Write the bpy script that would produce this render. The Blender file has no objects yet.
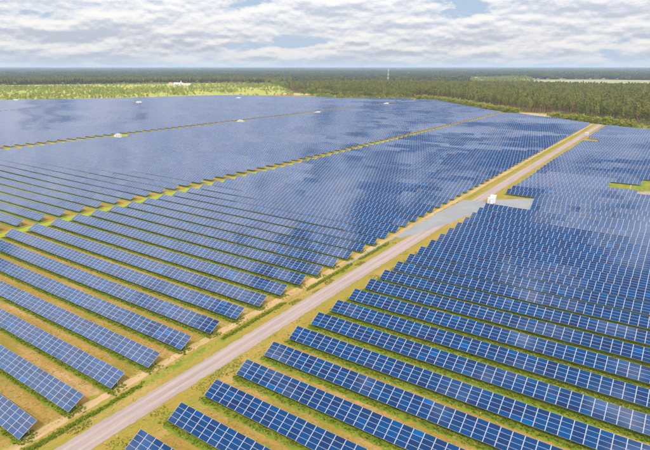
import bpy, bmesh, math, random
import numpy as np
from mathutils import Vector, Matrix

# ------------------------------------------------------------------ camera, sky, sun, exposure
S = bpy.context.scene
C = S.collection
R = math.radians
CAM_H = 60.0
F_PX = 515.0                                   # focal length in pixels of a 650 pixel wide frame
PITCH = math.atan(158.0 / F_PX)
YAW = R(34.4)
cam = bpy.data.cameras.new('camera')
cam.sensor_width = 36.0
cam.lens = 36.0 * F_PX / 650.0
cam.clip_start = 0.5
cam.clip_end = 200000.0
cam_o = bpy.data.objects.new('camera', cam)
cam_o.location = (0, 0, CAM_H)
cam_o.rotation_euler = (R(90) - PITCH, 0, YAW)
C.objects.link(cam_o)
S.camera = cam_o

SUN_EL, SUN_AZ = R(50), R(142)                 # azimuth clockwise from +Y (north)
sun_dir = Vector((math.sin(SUN_AZ) * math.cos(SUN_EL), math.cos(SUN_AZ) * math.cos(SUN_EL), math.sin(SUN_EL)))
sl = bpy.data.lights.new('sun', 'SUN')
sl.energy = 3.3
sl.angle = R(0.6)
sl.color = (1.0, 0.95, 0.86)
sun_o = bpy.data.objects.new('sun', sl)
sun_o.rotation_euler = sun_dir.to_track_quat('Z', 'Y').to_euler()
C.objects.link(sun_o)

S.view_settings.view_transform = 'Standard'
S.view_settings.look = 'None'
S.view_settings.gamma = 1.0
S.view_settings.exposure = -0.12
S.cycles.use_denoising = True
S.cycles.max_bounces = 6
S.cycles.sample_clamp_indirect = 6.0
S.cycles.volume_bounces = 0

world = bpy.data.worlds.new('World')
S.world = world
world.use_nodes = True
WN, WL = world.node_tree.nodes, world.node_tree.links
WN.clear()


def wn(t, **kw):
    n = WN.new(t)
    for k, v in kw.items():
        setattr(n, k, v)
    return n


def wmath(op, a, b=None, clamp=False):
    n = wn('ShaderNodeMath', operation=op, use_clamp=clamp)
    for i, v in enumerate((a, b)):
        if v is None:
            continue
        if isinstance(v, (int, float)):
            n.inputs[i].default_value = v
        else:
            WL.new(v, n.inputs[i])
    return n.outputs[0]


def wramp(fac, stops):
    n = wn('ShaderNodeValToRGB')
    el = n.color_ramp.elements
    while len(el) > 1:
        el.remove(el[0])
    for i, (p, c) in enumerate(stops):
        e = el[0] if i == 0 else el.new(p)
        e.position = p
        e.color = (c[0], c[1], c[2], 1) if not isinstance(c, (int, float)) else (c, c, c, 1)
    WL.new(fac, n.inputs[0])
    return n.outputs[0]


def wmix(fac, a, b, mode='MIX'):
    n = wn('ShaderNodeMix', data_type='RGBA', blend_type=mode)
    n.inputs[0].default_value = 1.0
    for s, v in ((0, fac), (6, a), (7, b)):
        if isinstance(v, (int, float)):
            n.inputs[s].default_value = v if s == 0 else (v, v, v, 1)
        elif isinstance(v, tuple):
            n.inputs[s].default_value = (*v, 1)
        else:
            WL.new(v, n.inputs[s])
    return n.outputs[2]


sky = wn('ShaderNodeTexSky', sky_type='NISHITA', sun_disc=False, sun_elevation=SUN_EL, sun_rotation=SUN_AZ,
         air_density=1.0, dust_density=1.2, ozone_density=1.0)
tc = wn('ShaderNodeTexCoord')
sep = wn('ShaderNodeSeparateXYZ')
WL.new(tc.outputs['Generated'], sep.inputs[0])
zc = wmath('MAXIMUM', sep.outputs[2], 0.0)


CLOUD_SEED = 47.3


def cloud_coord(dz):
    den = wmath('ADD', zc, 0.17 + dz)
    c = wn('ShaderNodeCombineXYZ')
    WL.new(wmath('DIVIDE', sep.outputs[0], den), c.inputs[0])
    WL.new(wmath('DIVIDE', sep.outputs[1], den), c.inputs[1])
    c.inputs[2].default_value = CLOUD_SEED
    return c.outputs[0]


def cloud_noise(vec, scale, detail, rough, dist=0.0):
    n = wn('ShaderNodeTexNoise')
    n.inputs['Scale'].default_value = scale
    n.inputs['Detail'].default_value = detail
    n.inputs['Roughness'].default_value = rough
    n.inputs['Distortion'].default_value = dist
    WL.new(vec, n.inputs['Vector'])
    return n.outputs[0]


def puff_coord(dz):
    c = wn('ShaderNodeCombineXYZ')
    WL.new(sep.outputs[0], c.inputs[0])
    WL.new(sep.outputs[1], c.inputs[1])
    WL.new(wmath('MULTIPLY', wmath('ADD', sep.outputs[2], dz), 2.8), c.inputs[2])
    return c.outputs[0]


def cloud_density(dz):
    a = cloud_noise(cloud_coord(dz), 1.25, 6, 0.55, 0.1)
    b_ = cloud_noise(puff_coord(dz), 10.5, 11, 0.60, 0.0)
    return wmath('ADD', wmath('MULTIPLY', a, 0.48), wmath('MULTIPLY', b_, 0.52))


P0 = cloud_coord(0.0)
n0, n1 = cloud_density(0.0), cloud_density(0.0065)
big = cloud_noise(P0, 0.62, 3, 0.5)
dens = wmath('ADD', wmath('MULTIPLY', n0, 0.72), wmath('MULTIPLY', big, 0.50))       # around 0.61
# looking up one sees between the clouds, near the horizon they close up behind each other
thr = wmath('ADD', wmath('ADD', dens, -0.06), wramp(zc, [(0.0, 0.145), (0.06, 0.122), (0.12, 0.112), (0.25, 0.112), (0.55, 0.10), (0.8, 0.045), (1.0, 0.0)]))
cover = wramp(thr, [(0.575, 0.0), (0.605, 0.75), (0.66, 1.0)])
relief = wmath('MULTIPLY', wmath('SUBTRACT', n0, n1), 8.5)
lum = wmath('ADD', wmath('SUBTRACT', 1.0, wmath('MULTIPLY', wmath('SUBTRACT', dens, 0.46), 2.9)), relief)
cloud_col = wramp(lum, [(0.05, (5.1, 5.5, 6.4)), (0.36, (6.2, 6.5, 7.2)), (0.62, (7.5, 7.6, 7.9)), (0.98, (8.9, 8.75, 8.5))])
# cloud brightness raised towards the sun and overhead, added to brighten panel reflections
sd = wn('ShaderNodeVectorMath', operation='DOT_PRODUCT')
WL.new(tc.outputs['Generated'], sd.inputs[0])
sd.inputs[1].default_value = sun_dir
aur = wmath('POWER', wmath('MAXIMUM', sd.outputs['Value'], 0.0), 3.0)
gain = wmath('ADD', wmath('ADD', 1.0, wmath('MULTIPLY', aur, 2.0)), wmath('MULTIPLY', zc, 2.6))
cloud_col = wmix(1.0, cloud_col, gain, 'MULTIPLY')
blue = wmix(wramp(zc, [(0.0, 0.85), (0.12, 0.7), (0.5, 0.08)]), sky.outputs[0], (5.6, 6.9, 9.0))
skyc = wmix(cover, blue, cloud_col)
low = wramp(zc, [(0.0, 0.8), (0.006, 0.6), (0.014, 0.32), (0.032, 0.0)])
skyc = wmix(low, skyc, (6.6, 7.7, 9.0))
bg = wn('ShaderNodeBackground')
bg.inputs[1].default_value = 0.1
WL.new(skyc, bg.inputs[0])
wo = wn('ShaderNodeOutputWorld')
WL.new(bg.outputs[0], wo.inputs[0])
world.cycles.sampling_method = 'MANUAL'
world.cycles.sample_map_resolution = 512

# ------------------------------------------------------------------ helpers
rng = np.random.default_rng(7)
random.seed(7)


def new_mat(name):
    m = bpy.data.materials.new(name)
    m.use_nodes = True
    return m, m.node_tree.nodes, m.node_tree.links, m.node_tree.nodes['Principled BSDF']


def plain(name, col, rough=0.6, metal=0.0, noise=0.0, scale=2.0):
    m, N, L, b = new_mat(name)
    b.inputs['Base Color'].default_value = (*col, 1)
    b.inputs['Roughness'].default_value = rough
    b.inputs['Metallic'].default_value = metal
    if noise:
        g = N.new('ShaderNodeNewGeometry')
        n = N.new('ShaderNodeTexNoise')
        n.inputs['Scale'].default_value = scale
        n.inputs['Detail'].default_value = 5
        L.new(g.outputs['Position'], n.inputs['Vector'])
        r = N.new('ShaderNodeValToRGB')
        r.color_ramp.elements[0].position, r.color_ramp.elements[1].position = 0.3, 0.7
        r.color_ramp.elements[0].color = (*[c * (1 - noise) for c in col], 1)
        r.color_ramp.elements[1].color = (*[min(1, c * (1 + noise)) for c in col], 1)
        L.new(n.outputs[0], r.inputs[0])
        L.new(r.outputs[0], b.inputs['Base Color'])
    return m


def fm(name, verts, quads, mats, mat_idx=None, tint=None, tris=None, smooth=False):
    """fast mesh from numpy arrays of quads (M x 4) and optional tris (K x 3)"""
    me = bpy.data.meshes.new(name)
    verts = np.asarray(verts, np.float32).reshape(-1, 3)
    quads = np.zeros((0, 4), np.int32) if quads is None else np.asarray(quads, np.int32).reshape(-1, 4)
    tris = np.zeros((0, 3), np.int32) if tris is None else np.asarray(tris, np.int32).reshape(-1, 3)
    me.vertices.add(len(verts))
    me.vertices.foreach_set('co', verts.ravel())
    loops = np.concatenate([quads.ravel(), tris.ravel()])
    me.loops.add(len(loops))
    me.loops.foreach_set('vertex_index', loops)
    nf = len(quads) + len(tris)
    me.polygons.add(nf)
    starts = np.concatenate([np.arange(len(quads)) * 4, len(quads) * 4 + np.arange(len(tris)) * 3]).astype(np.int32)
    me.polygons.foreach_set('loop_start', starts)
    for m in mats:
        me.materials.append(m)
    if mat_idx is not None:
        me.polygons.foreach_set('material_index', np.asarray(mat_idx, np.int32))
    if tint is not None:
        a = me.attributes.new('tint', 'FLOAT', 'FACE')
        a.data.foreach_set('value', np.asarray(tint, np.float32))
    me.update(calc_edges=True)
    if not smooth:
        me.shade_flat()
    return me


def link(name, me, parent=None, loc=None, rot=None):
    o = bpy.data.objects.new(name, me)
    C.objects.link(o)
    if parent is not None:
        o.parent = parent
    if loc is not None:
        o.location = loc
    if rot is not None:
        o.rotation_euler = rot
    return o


def tag(o, label=None, cat=None, group=None, kind=None):
    for k, v in (('label', label), ('category', cat), ('group', group), ('kind', kind)):
        if v:
            o[k] = v
    return o


def thing(name, label, cat, loc, rotz=0.0, group=None):
    o = link(name, None, loc=loc, rot=(0, 0, rotz))
    return tag(o, label, cat, group)


class MB:
    """collects boxes, bars, prisms into one mesh"""

    def __init__(self):
        self.v, self.q, self.t, self.n = [], [], [], 0

    def add(self, v, q=(), t=()):
        b = self.n
        self.v += [tuple(p) for p in v]
        self.q += [tuple(i + b for i in f) for f in q]
        self.t += [tuple(i + b for i in f) for f in t]
        self.n += len(v)
        return self

    def box(self, x0, x1, y0, y1, z0, z1):
        v = [(x0, y0, z0), (x1, y0, z0), (x1, y1, z0), (x0, y1, z0), (x0, y0, z1), (x1, y0, z1), (x1, y1, z1), (x0, y1, z1)]
        return self.add(v, [(0, 3, 2, 1), (4, 5, 6, 7), (0, 1, 5, 4), (1, 2, 6, 5), (2, 3, 7, 6), (3, 0, 4, 7)])

    def bar(self, a, b, r0, r1=None, n=6):
        r1 = r0 if r1 is None else r1
        a, b = Vector(a), Vector(b)
        d = (b - a).normalized()
        u = d.orthogonal().normalized()
        w = d.cross(u)
        vs = []
        for p, r in ((a, r0), (b, r1)):
            for k in range(n):
                t = 2 * math.pi * k / n
                vs.append(p + u * (r * math.cos(t)) + w * (r * math.sin(t)))
        q = [(k, (k + 1) % n, n + (k + 1) % n, n + k) for k in range(n)]
        vs += [a, b]
        t = [((k + 1) % n, k, 2 * n) for k in range(n)] + [(n + k, n + (k + 1) % n, 2 * n + 1) for k in range(n)]
        return self.add(vs, q, t)

    def gable(self, x0, x1, y0, y1, z0, zr, over=0.4, th=0.15):
        ym = (y0 + y1) / 2
        X0, X1 = x0 - over, x1 + over
        for ya, yb, s in ((y0 - over, ym, 1), (y1 + over, ym, -1)):
            v = [(X0, ya, z0), (X1, ya, z0), (X1, yb, zr), (X0, yb, zr), (X0, ya, z0 + th), (X1, ya, z0 + th), (X1, yb, zr + th), (X0, yb, zr + th)]
            self.add(v, [(0, 3, 2, 1), (4, 5, 6, 7), (0, 1, 5, 4), (1, 2, 6, 5), (2, 3, 7, 6), (3, 0, 4, 7)])
        return self

    def gable_walls(self, x0, x1, y0, y1, z0, ze, zr):
        self.box(x0, x1, y0, y1, z0, ze)
        ym = (y0 + y1) / 2
        return self.add([(x0, y0, ze), (x0, y1, ze), (x0, ym, zr), (x1, y0, ze), (x1, y1, ze), (x1, ym, zr)], (), [(0, 2, 1), (3, 4, 5)])

    def mesh(self, name, mats):
        return fm(name, self.v, self.q if self.q else None, mats if isinstance(mats, list) else [mats], tris=self.t if self.t else None)

    def build(self, name, mat, parent=None, loc=None, rot=None):
        return link(name, self.mesh(name, mat), parent, loc, rot)


HX, HY = -math.sin(YAW), math.cos(YAW)          # camera heading on the ground


def in_poly(x, y, poly):
    x, y = np.asarray(x), np.asarray(y)
    ins = np.zeros(x.shape, bool)
    n = len(poly)
    for i in range(n):
        (x0, y0), (x1, y1) = poly[i], poly[(i + 1) % n]
        c = ((y0 > y) != (y1 > y))
        xi = (x1 - x0) * (y - y0) / ((y1 - y0) if y1 != y0 else 1e-9) + x0
        ins ^= c & (x < xi)
    return ins


def in_view(x, y, deg=38.0):
    f = x * HX + y * HY
    s = x * HY - y * HX
    return (f > 0) & (np.abs(s) < f * math.tan(R(deg)) + 25)


def snoise(x, y, s, seed=0):
    r = np.random.default_rng(seed)
    out = np.zeros(np.broadcast(x, y).shape)
    amp = 0
    for k in range(7):
        a = r.uniform(0, 2 * math.pi)
        w = s * r.uniform(0.6, 1.9)
        p = r.uniform(0, 6.28)
        out = out + np.sin((x * math.cos(a) + y * math.sin(a)) * w + p)
    return out / 7 ** 0.5 / 0.75


def sheet(name, poly, z, mat, kind='structure', wob=0.0, step=4.0, seed=1):
    """flat polygon with a slightly irregular outline"""
    pts = []
    r = random.Random(seed)
    n = len(poly)
    for i in range(n):
        a, b = Vector(poly[i]), Vector(poly[(i + 1) % n])
        m = max(1, int((b - a).length / step)) if wob else 1
        for k in range(m):
            p = a.lerp(b, k / m)
            if wob:
                p = p + Vector((r.uniform(-wob, wob), r.uniform(-wob, wob)))
            pts.append(p)
    bm = bmesh.new()
    f = bm.faces.new([bm.verts.new((p.x, p.y, z)) for p in pts])
    bmesh.ops.triangulate(bm, faces=[f])
    bmesh.ops.recalc_face_normals(bm, faces=bm.faces)
    for f in bm.faces:
        if f.normal.z < 0:
            f.normal_flip()
    me = bpy.data.meshes.new(name)
    bm.to_mesh(me)
    bm.free()
    me.materials.append(mat)
    o = link(name, me)
    o['kind'] = kind
    return o


# ------------------------------------------------------------------ materials
def ramp_node(N, L, fac, stops):
    r = N.new('ShaderNodeValToRGB')
    el = r.color_ramp.elements
    while len(el) > 1:
        el.remove(el[0])
    for i, (p, c) in enumerate(stops):
        e = el[0] if i == 0 else el.new(p)
        e.position = p
        e.color = (*c, 1) if isinstance(c, tuple) else (c, c, c, 1)
    L.new(fac, r.inputs[0])
    return r.outputs[0]


def mix_node(N, L, fac, a, b, mode='MIX'):
    n = N.new('ShaderNodeMix')
    n.data_type = 'RGBA'
    n.blend_type = mode
    for s, v in ((0, fac), (6, a), (7, b)):
        if isinstance(v, (int, float)):
            n.inputs[s].default_value = v
        elif isinstance(v, tuple):
            n.inputs[s].default_value = (*v, 1)
        else:
            L.new(v, n.inputs[s])
    return n.outputs[2]


def pos_noise(N, L, scale, detail=5, rough=0.55, stretch=(1, 1, 1), off=(0, 0, 0)):
    g = N.new('ShaderNodeNewGeometry')
    mp = N.new('ShaderNodeMapping')
    mp.inputs['Scale'].default_value = stretch
    mp.inputs['Location'].default_value = off
    L.new(g.outputs['Position'], mp.inputs[0])
    n = N.new('ShaderNodeTexNoise')
    n.inputs['Scale'].default_value = scale
    n.inputs['Detail'].default_value = detail
    n.inputs['Roughness'].default_value = rough
    L.new(mp.outputs[0], n.inputs['Vector'])
    return n.outputs[0]


def ground_mat(name, layers, bump=0.15, bscale=3.0, rough=0.95):
    """layers: first a colour, then (colour, noise scale, lo, hi, stretch, strength)"""
    m, N, L, b = new_mat(name)
    col = layers[0]
    for i, (c, sc, lo, hi, st, am) in enumerate(layers[1:]):
        n = pos_noise(N, L, sc, 6, 0.6, st, (i * 13.1, i * 7.3, 0))
        f = ramp_node(N, L, n, [(lo, 0.0), (hi, am)])
        col = mix_node(N, L, f, col, c)
    L.new(col, b.inputs['Base Color']) if not isinstance(col, tuple) else None
    b.inputs['Roughness'].default_value = rough
    b.inputs['Specular IOR Level'].default_value = 0.15
    if bump:
        bp = N.new('ShaderNodeBump')
        bp.inputs['Strength'].default_value = bump
        bp.inputs['Distance'].default_value = 0.2
        L.new(pos_noise(N, L, bscale, 5), bp.inputs['Height'])
        L.new(bp.outputs[0], b.inputs['Normal'])
    return m


U = (1, 1, 1)
M = {}
M['soil'] = ground_mat('dry_grass_soil', [
    (0.29, 0.165, 0.030),
    ((0.35, 0.21, 0.070), 0.22, 0.42, 0.60, (0.35, 1.3, 1), 0.85),
    ((0.19, 0.165, 0.017), 0.14, 0.46, 0.60, (0.5, 1, 1), 0.65),
    ((0.43, 0.27, 0.13), 0.09, 0.56, 0.68, (0.25, 1.6, 1), 0.85),
    ((0.145, 0.145, 0.015), 0.7, 0.50, 0.66, U, 0.6),
    ((0.19, 0.105, 0.03), 1.6, 0.50, 0.66, U, 0.6),
    ((0.40, 0.27, 0.10), 3.5, 0.55, 0.70, U, 0.5),
    ((0.12, 0.10, 0.02), 6.0, 0.56, 0.70, U, 0.5),
], 0.6, 2.0)
M['strip'] = ground_mat('strip_grass', [
    (0.25, 0.295, 0.018),
    ((0.33, 0.26, 0.04), 0.12, 0.54, 0.64, U, 0.8),
    ((0.25, 0.24, 0.025), 0.5, 0.48, 0.62, U, 0.6),
], 0.3, 2.0)
M['ditch'] = ground_mat('ditch_grass', [
    (0.25, 0.215, 0.03),
    ((0.13, 0.18, 0.013), 0.35, 0.42, 0.56, (1, 0.5, 1), 0.9),
    ((0.10, 0.13, 0.012), 1.5, 0.50, 0.64, U, 0.7),
    ((0.36, 0.25, 0.09), 0.6, 0.58, 0.68, U, 0.6),
], 0.5, 3.0)
M['grass'] = ground_mat('green_grass', [
    (0.135, 0.185, 0.013),
    ((0.22, 0.22, 0.022), 0.35, 0.45, 0.65, U, 0.8),
    ((0.085, 0.13, 0.01), 1.3, 0.48, 0.66, U, 0.7),
    ((0.30, 0.22, 0.06), 0.8, 0.60, 0.72, U, 0.5),
], 0.5, 3.0)
M['verge'] = ground_mat('verge_grass', [
    (0.275, 0.195, 0.030),
    ((0.36, 0.23, 0.075), 0.13, 0.48, 0.62, (1, 0.25, 1), 0.85),
    ((0.19, 0.195, 0.02), 0.28, 0.46, 0.62, (1, 0.3, 1), 0.8),
    ((0.20, 0.13, 0.045), 1.4, 0.50, 0.66, U, 0.55),
    ((0.38, 0.27, 0.09), 3.2, 0.55, 0.70, U, 0.5),
    ((0.11, 0.11, 0.015), 5.0, 0.56, 0.70, U, 0.5),
], 0.4, 2.5)
M['track'] = ground_mat('sandy_track', [
    (0.43, 0.29, 0.15),
    ((0.33, 0.22, 0.07), 0.3, 0.45, 0.62, (1, 0.3, 1), 0.9),
    ((0.26, 0.25, 0.05), 0.6, 0.56, 0.70, U, 0.6),
], 0.2, 2.5)
M['road'] = ground_mat('gravel_road', [
    (0.305, 0.230, 0.195),
    ((0.36, 0.285, 0.25), 0.8, 0.45, 0.65, (1.6, 0.07, 1), 0.75),
    ((0.265, 0.198, 0.168), 0.5, 0.50, 0.66, (1.0, 0.10, 1), 0.7),
    ((0.25, 0.195, 0.165), 6.0, 0.50, 0.70, U, 0.5),
    ((0.38, 0.32, 0.30), 9.0, 0.55, 0.72, U, 0.5),
], 0.25, 8.0)
M['pad'] = ground_mat('wet_grey_gravel', [
    (0.228, 0.224, 0.218),
    ((0.27, 0.27, 0.265), 0.12, 0.45, 0.62, (1, 0.5, 1), 0.7),
    ((0.195, 0.195, 0.195), 0.4, 0.50, 0.66, (0.4, 1.6, 1), 0.7),
    ((0.25, 0.245, 0.235), 5.0, 0.45, 0.70, U, 0.5),
    ((0.30, 0.25, 0.18), 0.25, 0.60, 0.72, U, 0.6),
], 0.12, 6.0, 0.6)
M['meadow'] = ground_mat('meadow_grass', [
    (0.36, 0.335, 0.062),
    ((0.25, 0.29, 0.035), 0.010, 0.45, 0.60, U, 0.85),
    ((0.52, 0.44, 0.17), 0.016, 0.55, 0.66, (1, 1.4, 1), 0.8),
    ((0.19, 0.23, 0.04), 0.07, 0.52, 0.66, U, 0.7),
    ((0.50, 0.39, 0.24), 0.04, 0.62, 0.72, U, 0.6),
], 0)
M['margin'] = ground_mat('rough_margin_grass', [
    (0.20, 0.20, 0.04),
    ((0.30, 0.25, 0.07), 0.03, 0.48, 0.62, U, 0.7),
    ((0.12, 0.14, 0.025), 0.15, 0.5, 0.64, U, 0.7),
], 0)
M['forest_floor'] = ground_mat('forest_floor', [
    (0.075, 0.075, 0.025),
    ((0.12, 0.10, 0.045), 0.02, 0.48, 0.62, U, 0.8),
    ((0.05, 0.065, 0.02), 0.006, 0.45, 0.62, U, 0.8),
], 0)
M['land'] = ground_mat('distant_land', [
    (0.070, 0.085, 0.030),
    ((0.045, 0.060, 0.024), 0.0012, 0.44, 0.60, U, 0.9),
    ((0.11, 0.12, 0.045), 0.0006, 0.56, 0.66, U, 0.7),
], 0)
M['crop'] = ground_mat('crop_field', [
    (0.25, 0.27, 0.10),
    ((0.36, 0.28, 0.19), 0.004, 0.46, 0.54, (1, 2.5, 1), 1.0),
    ((0.20, 0.26, 0.07), 0.02, 0.52, 0.64, U, 0.6),
], 0)
M['clearing'] = ground_mat('bare_clearing', [
    (0.44, 0.31, 0.16),
    ((0.34, 0.30, 0.08), 0.05, 0.48, 0.62, U, 0.8),
], 0)


def panel_mats():
    m, N, L, b = new_mat('blue_solar_cells')
    at = N.new('ShaderNodeAttribute')
    at.attribute_name = 'tint'
    col = ramp_node(N, L, at.outputs['Fac'], [(0.0, (0.011, 0.023, 0.080)), (0.35, (0.007, 0.033, 0.104)),
                                              (0.75, (0.004, 0.049, 0.152)), (1.0, (0.003, 0.076, 0.24))])
    L.new(col, b.inputs['Base Color'])
    b.inputs['Roughness'].default_value = 0.07
    b.inputs['IOR'].default_value = 1.68
    f, N, L, b = new_mat('panel_frame')
    b.inputs['Base Color'].default_value = (0.37, 0.385, 0.43, 1)
    b.inputs['Roughness'].default_value = 0.45
    b.inputs['Metallic'].default_value = 0.15
    return m, f


M['cell'], M['frame'] = panel_mats()
M['steel'] = plain('galvanised_steel', (0.55, 0.57, 0.60), 0.45, 0.5, 0.12, 3.0)
M['white'] = plain('white_paint', (0.62, 0.615, 0.60), 0.5, 0, 0.05, 0.8)
M['grey_roof'] = plain('pale_roof', (0.56, 0.56, 0.56), 0.6, 0, 0.06, 0.8)
M['door_grey'] = plain('grey_door', (0.42, 0.44, 0.46), 0.5)
M['concrete'] = plain('concrete', (0.42, 0.40, 0.37), 0.85, 0, 0.15, 1.5)
M['brown'] = plain('rusty_brown', (0.30, 0.16, 0.09), 0.8, 0, 0.2, 1.0)
M['faded_red'] = plain('faded_red_paint', (0.52, 0.32, 0.27), 0.6)
M['red'] = plain('red_paint', (0.55, 0.07, 0.05), 0.5)
M['red_roof'] = plain('red_roof', (0.42, 0.13, 0.09), 0.7, 0, 0.2, 0.5)
M['dark_roof'] = plain('dark_roof', (0.20, 0.17, 0.16), 0.8, 0, 0.2, 0.5)
M['plaster'] = plain('pale_plaster', (0.66, 0.60, 0.52), 0.8, 0, 0.1, 0.3)
M['glass'] = plain('window_glass', (0.03, 0.04, 0.05), 0.08)
M['bark'] = plain('brown_bark', (0.145, 0.085, 0.055), 0.9, 0, 0.3, 0.7)
M['pine_bark'] = plain('orange_pine_bark', (0.27, 0.15, 0.09), 0.9, 0, 0.35, 0.5)


def leaf_mat(name, stops, rough=0.7):
    m, N, L, b = new_mat(name)
    oi = N.new('ShaderNodeObjectInfo')
    c = ramp_node(N, L, oi.outputs['Random'], stops)
    at = N.new('ShaderNodeAttribute')
    at.attribute_name = 'tint'
    v = N.new('ShaderNodeHueSaturation')
    mr = N.new('ShaderNodeMapRange')
    mr.inputs[3].default_value, mr.inputs[4].default_value = 0.72, 1.32
    L.new(at.outputs['Fac'], mr.inputs[0])
    L.new(mr.outputs[0], v.inputs['Value'])
    L.new(c, v.inputs['Color'])
    L.new(v.outputs[0], b.inputs['Base Color'])
    b.inputs['Roughness'].default_value = rough
    b.inputs['Specular IOR Level'].default_value = 0.2
    # some light passes through the leaves
    tr = N.new('ShaderNodeBsdfTranslucent')
    L.new(v.outputs[0], tr.inputs[0])
    ms = N.new('ShaderNodeMixShader')
    ms.inputs[0].default_value = 0.48
    L.new(b.outputs[0], ms.inputs[1])
    L.new(tr.outputs[0], ms.inputs[2])
    L.new(ms.outputs[0], N['Material Output'].inputs[0])
    return m


M['pine'] = leaf_mat('pine_needles', [(0, (0.17, 0.20, 0.045)), (0.4, (0.24, 0.255, 0.055)), (0.75, (0.32, 0.295, 0.07)), (0.93, (0.36, 0.33, 0.075)), (1, (0.32, 0.215, 0.10))])
M['leaf'] = leaf_mat('broad_leaves', [(0, (0.16, 0.22, 0.03)), (0.5, (0.24, 0.28, 0.04)), (1, (0.33, 0.34, 0.05))])
M['bush'] = leaf_mat('bush_leaves', [(0, (0.28, 0.31, 0.045)), (0.5, (0.36, 0.38, 0.055)), (1, (0.43, 0.42, 0.07))])
M['shrub'] = leaf_mat('shrub_leaves', [(0, (0.22, 0.28, 0.045)), (0.5, (0.33, 0.36, 0.055)), (0.8, (0.41, 0.41, 0.07)), (1, (0.38, 0.30, 0.12))])
M['blossom'] = leaf_mat('white_blossom', [(0, (0.55, 0.56, 0.48)), (1, (0.66, 0.66, 0.60))])
M['tuft'] = leaf_mat('grass_blades', [(0, (0.17, 0.24, 0.015)), (0.6, (0.25, 0.30, 0.022)), (1, (0.36, 0.34, 0.04))])
M['dry_tuft'] = leaf_mat('dry_grass_blades', [(0, (0.52, 0.38, 0.12)), (0.6, (0.60, 0.44, 0.18)), (1, (0.45, 0.40, 0.08))])
M['far_leaf'] = leaf_mat('far_forest_leaves', [(0, (0.075, 0.10, 0.045)), (0.5, (0.105, 0.125, 0.055)), (0.85, (0.15, 0.15, 0.065)), (1, (0.24, 0.27, 0.065))])

# ------------------------------------------------------------------ large structure: ground
PITCH_ROW = 8.565
Y_FRONT0 = 30.1                                  # front (low) edge of row 0
TILT = R(27.8)
COL = 1.97                                       # module column pitch
MODH = 0.9325
ZB = 0.80
SLANT = 4 * MODH

FIELD_FAR = [(60, 560), (-25, 600), (-62, 623), (-92, 640), (-163, 704), (-224, 740), (-300, 830), (-384, 922), (-465, 942),
             (-560, 845), (-669, 885), (-737, 905), (-830, 826), (-934, 620), (-1046, 468), (-1180, 300)]
FIELD = [(120, 20), (120, 545)] + FIELD_FAR + [(-1180, 20)]

big_ground = MB().add([(-36000, -5000, -0.25), (36000, -5000, -0.25), (36000, 40000, -0.25), (-36000, 40000, -0.25)], [(0, 1, 2, 3)])
o = big_ground.build('ground', M['land'])
o['kind'] = 'structure'
sheet('field_ground', [(160, -60), (160, 520), (60, 566), (-25, 608), (-62, 632), (-92, 652), (-163, 720), (-224, 755), (-300, 842), (-384, 932),
                       (-465, 952), (-560, 858), (-669, 897), (-737, 950), (-840, 836), (-944, 628), (-1056, 476), (-1260, 260), (-1260, -60)], 0.0, M['soil'])
MEADOW = [(-2900, -150), (-2420, 560), (-1986, 894), (-1768, 1177), (-1523, 1496), (-1225, 1560), (-1050, 1330), (-905, 1150), (-780, 1010), (-700, 900), (-1046, 440), (-1400, 100)]
sheet('meadow', MEADOW, -0.12, M['meadow'], wob=8, step=60)
RFOREST = [(-905, 1150), (-800, 1030), (-700, 1000), (-560, 962), (-440, 1005), (-360, 942), (-300, 872), (-224, 790), (-175, 748), (-120, 735), (-100, 690), (-60, 664), (0, 640), (120, 590), (420, 480),
           (900, 1250), (260, 1440), (-86, 1580), (-400, 1570), (-620, 1540), (-883, 1450), (-960, 1240)]
sheet('forest_floor', RFOREST, -0.17, M['forest_floor'], wob=4, step=40)
sheet('forest_margin', [(-960, 1200), (-700, 860), (-465, 930), (-384, 905), (-224, 720), (-60, 600), (200, 470), (420, 440), (120, 640), (0, 690), (-180, 840), (-300, 930), (-430, 1000), (-700, 1010)], -0.08, M['margin'], wob=5, step=40, seed=4)
sheet('bare_clearing', [(-830, 970), (-760, 925), (-690, 950), (-735, 1010), (-800, 1020)], -0.04, M['clearing'], wob=5, step=20)
sheet('bare_clearing', [(-186, 742), (-165, 712), (-120, 690), (-122, 730), (-150, 775)], -0.04, M['clearing'], wob=3, step=12, seed=3)
CROPS = [[(-560, 1790), (-380, 1640), (-86, 1610), (300, 1480), (1500, 2300), (1500, 3000), (-180, 2960), (-420, 3010), (-640, 2800)],
         [(-960, 2700), (-690, 2880), (-760, 3650), (-1060, 3600)]]
sheet('crop_field', CROPS[0], -0.12, M['crop'], wob=12, step=90)
CROPS[1] = [(-546, 1545), (-385, 1640), (-826, 3553), (-1190, 3305)]
sheet('far_meadow', CROPS[1], -0.05, M['margin'], wob=20, step=90, seed=6)

# road, track, verge, ditch
def ribbon(name, xl, xr, y0, y1, z, mat, step, wob, seed, kind='structure', drift=0.0):
    ys = np.arange(y0, y1 + step, step)
    r = np.random.default_rng(seed)
    a = xl + r.normal(0, wob, len(ys)) + drift * snoise(ys, ys * 0, 0.05, seed)
    b = xr + r.normal(0, wob, len(ys)) + drift * snoise(ys, ys * 0, 0.05, seed + 1)
    v = np.zeros((len(ys), 2, 3))
    v[:, 0, 0], v[:, 1, 0] = a, b
    v[:, :, 1] = ys[:, None]
    v[:, :, 2] = z
    i = np.arange(len(ys) - 1) * 2
    q = np.stack([i, i + 1, i + 3, i + 2], 1)
    o = link(name, fm(name, v.reshape(-1, 3), q, [mat]))
    o['kind'] = kind
    return o


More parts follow.
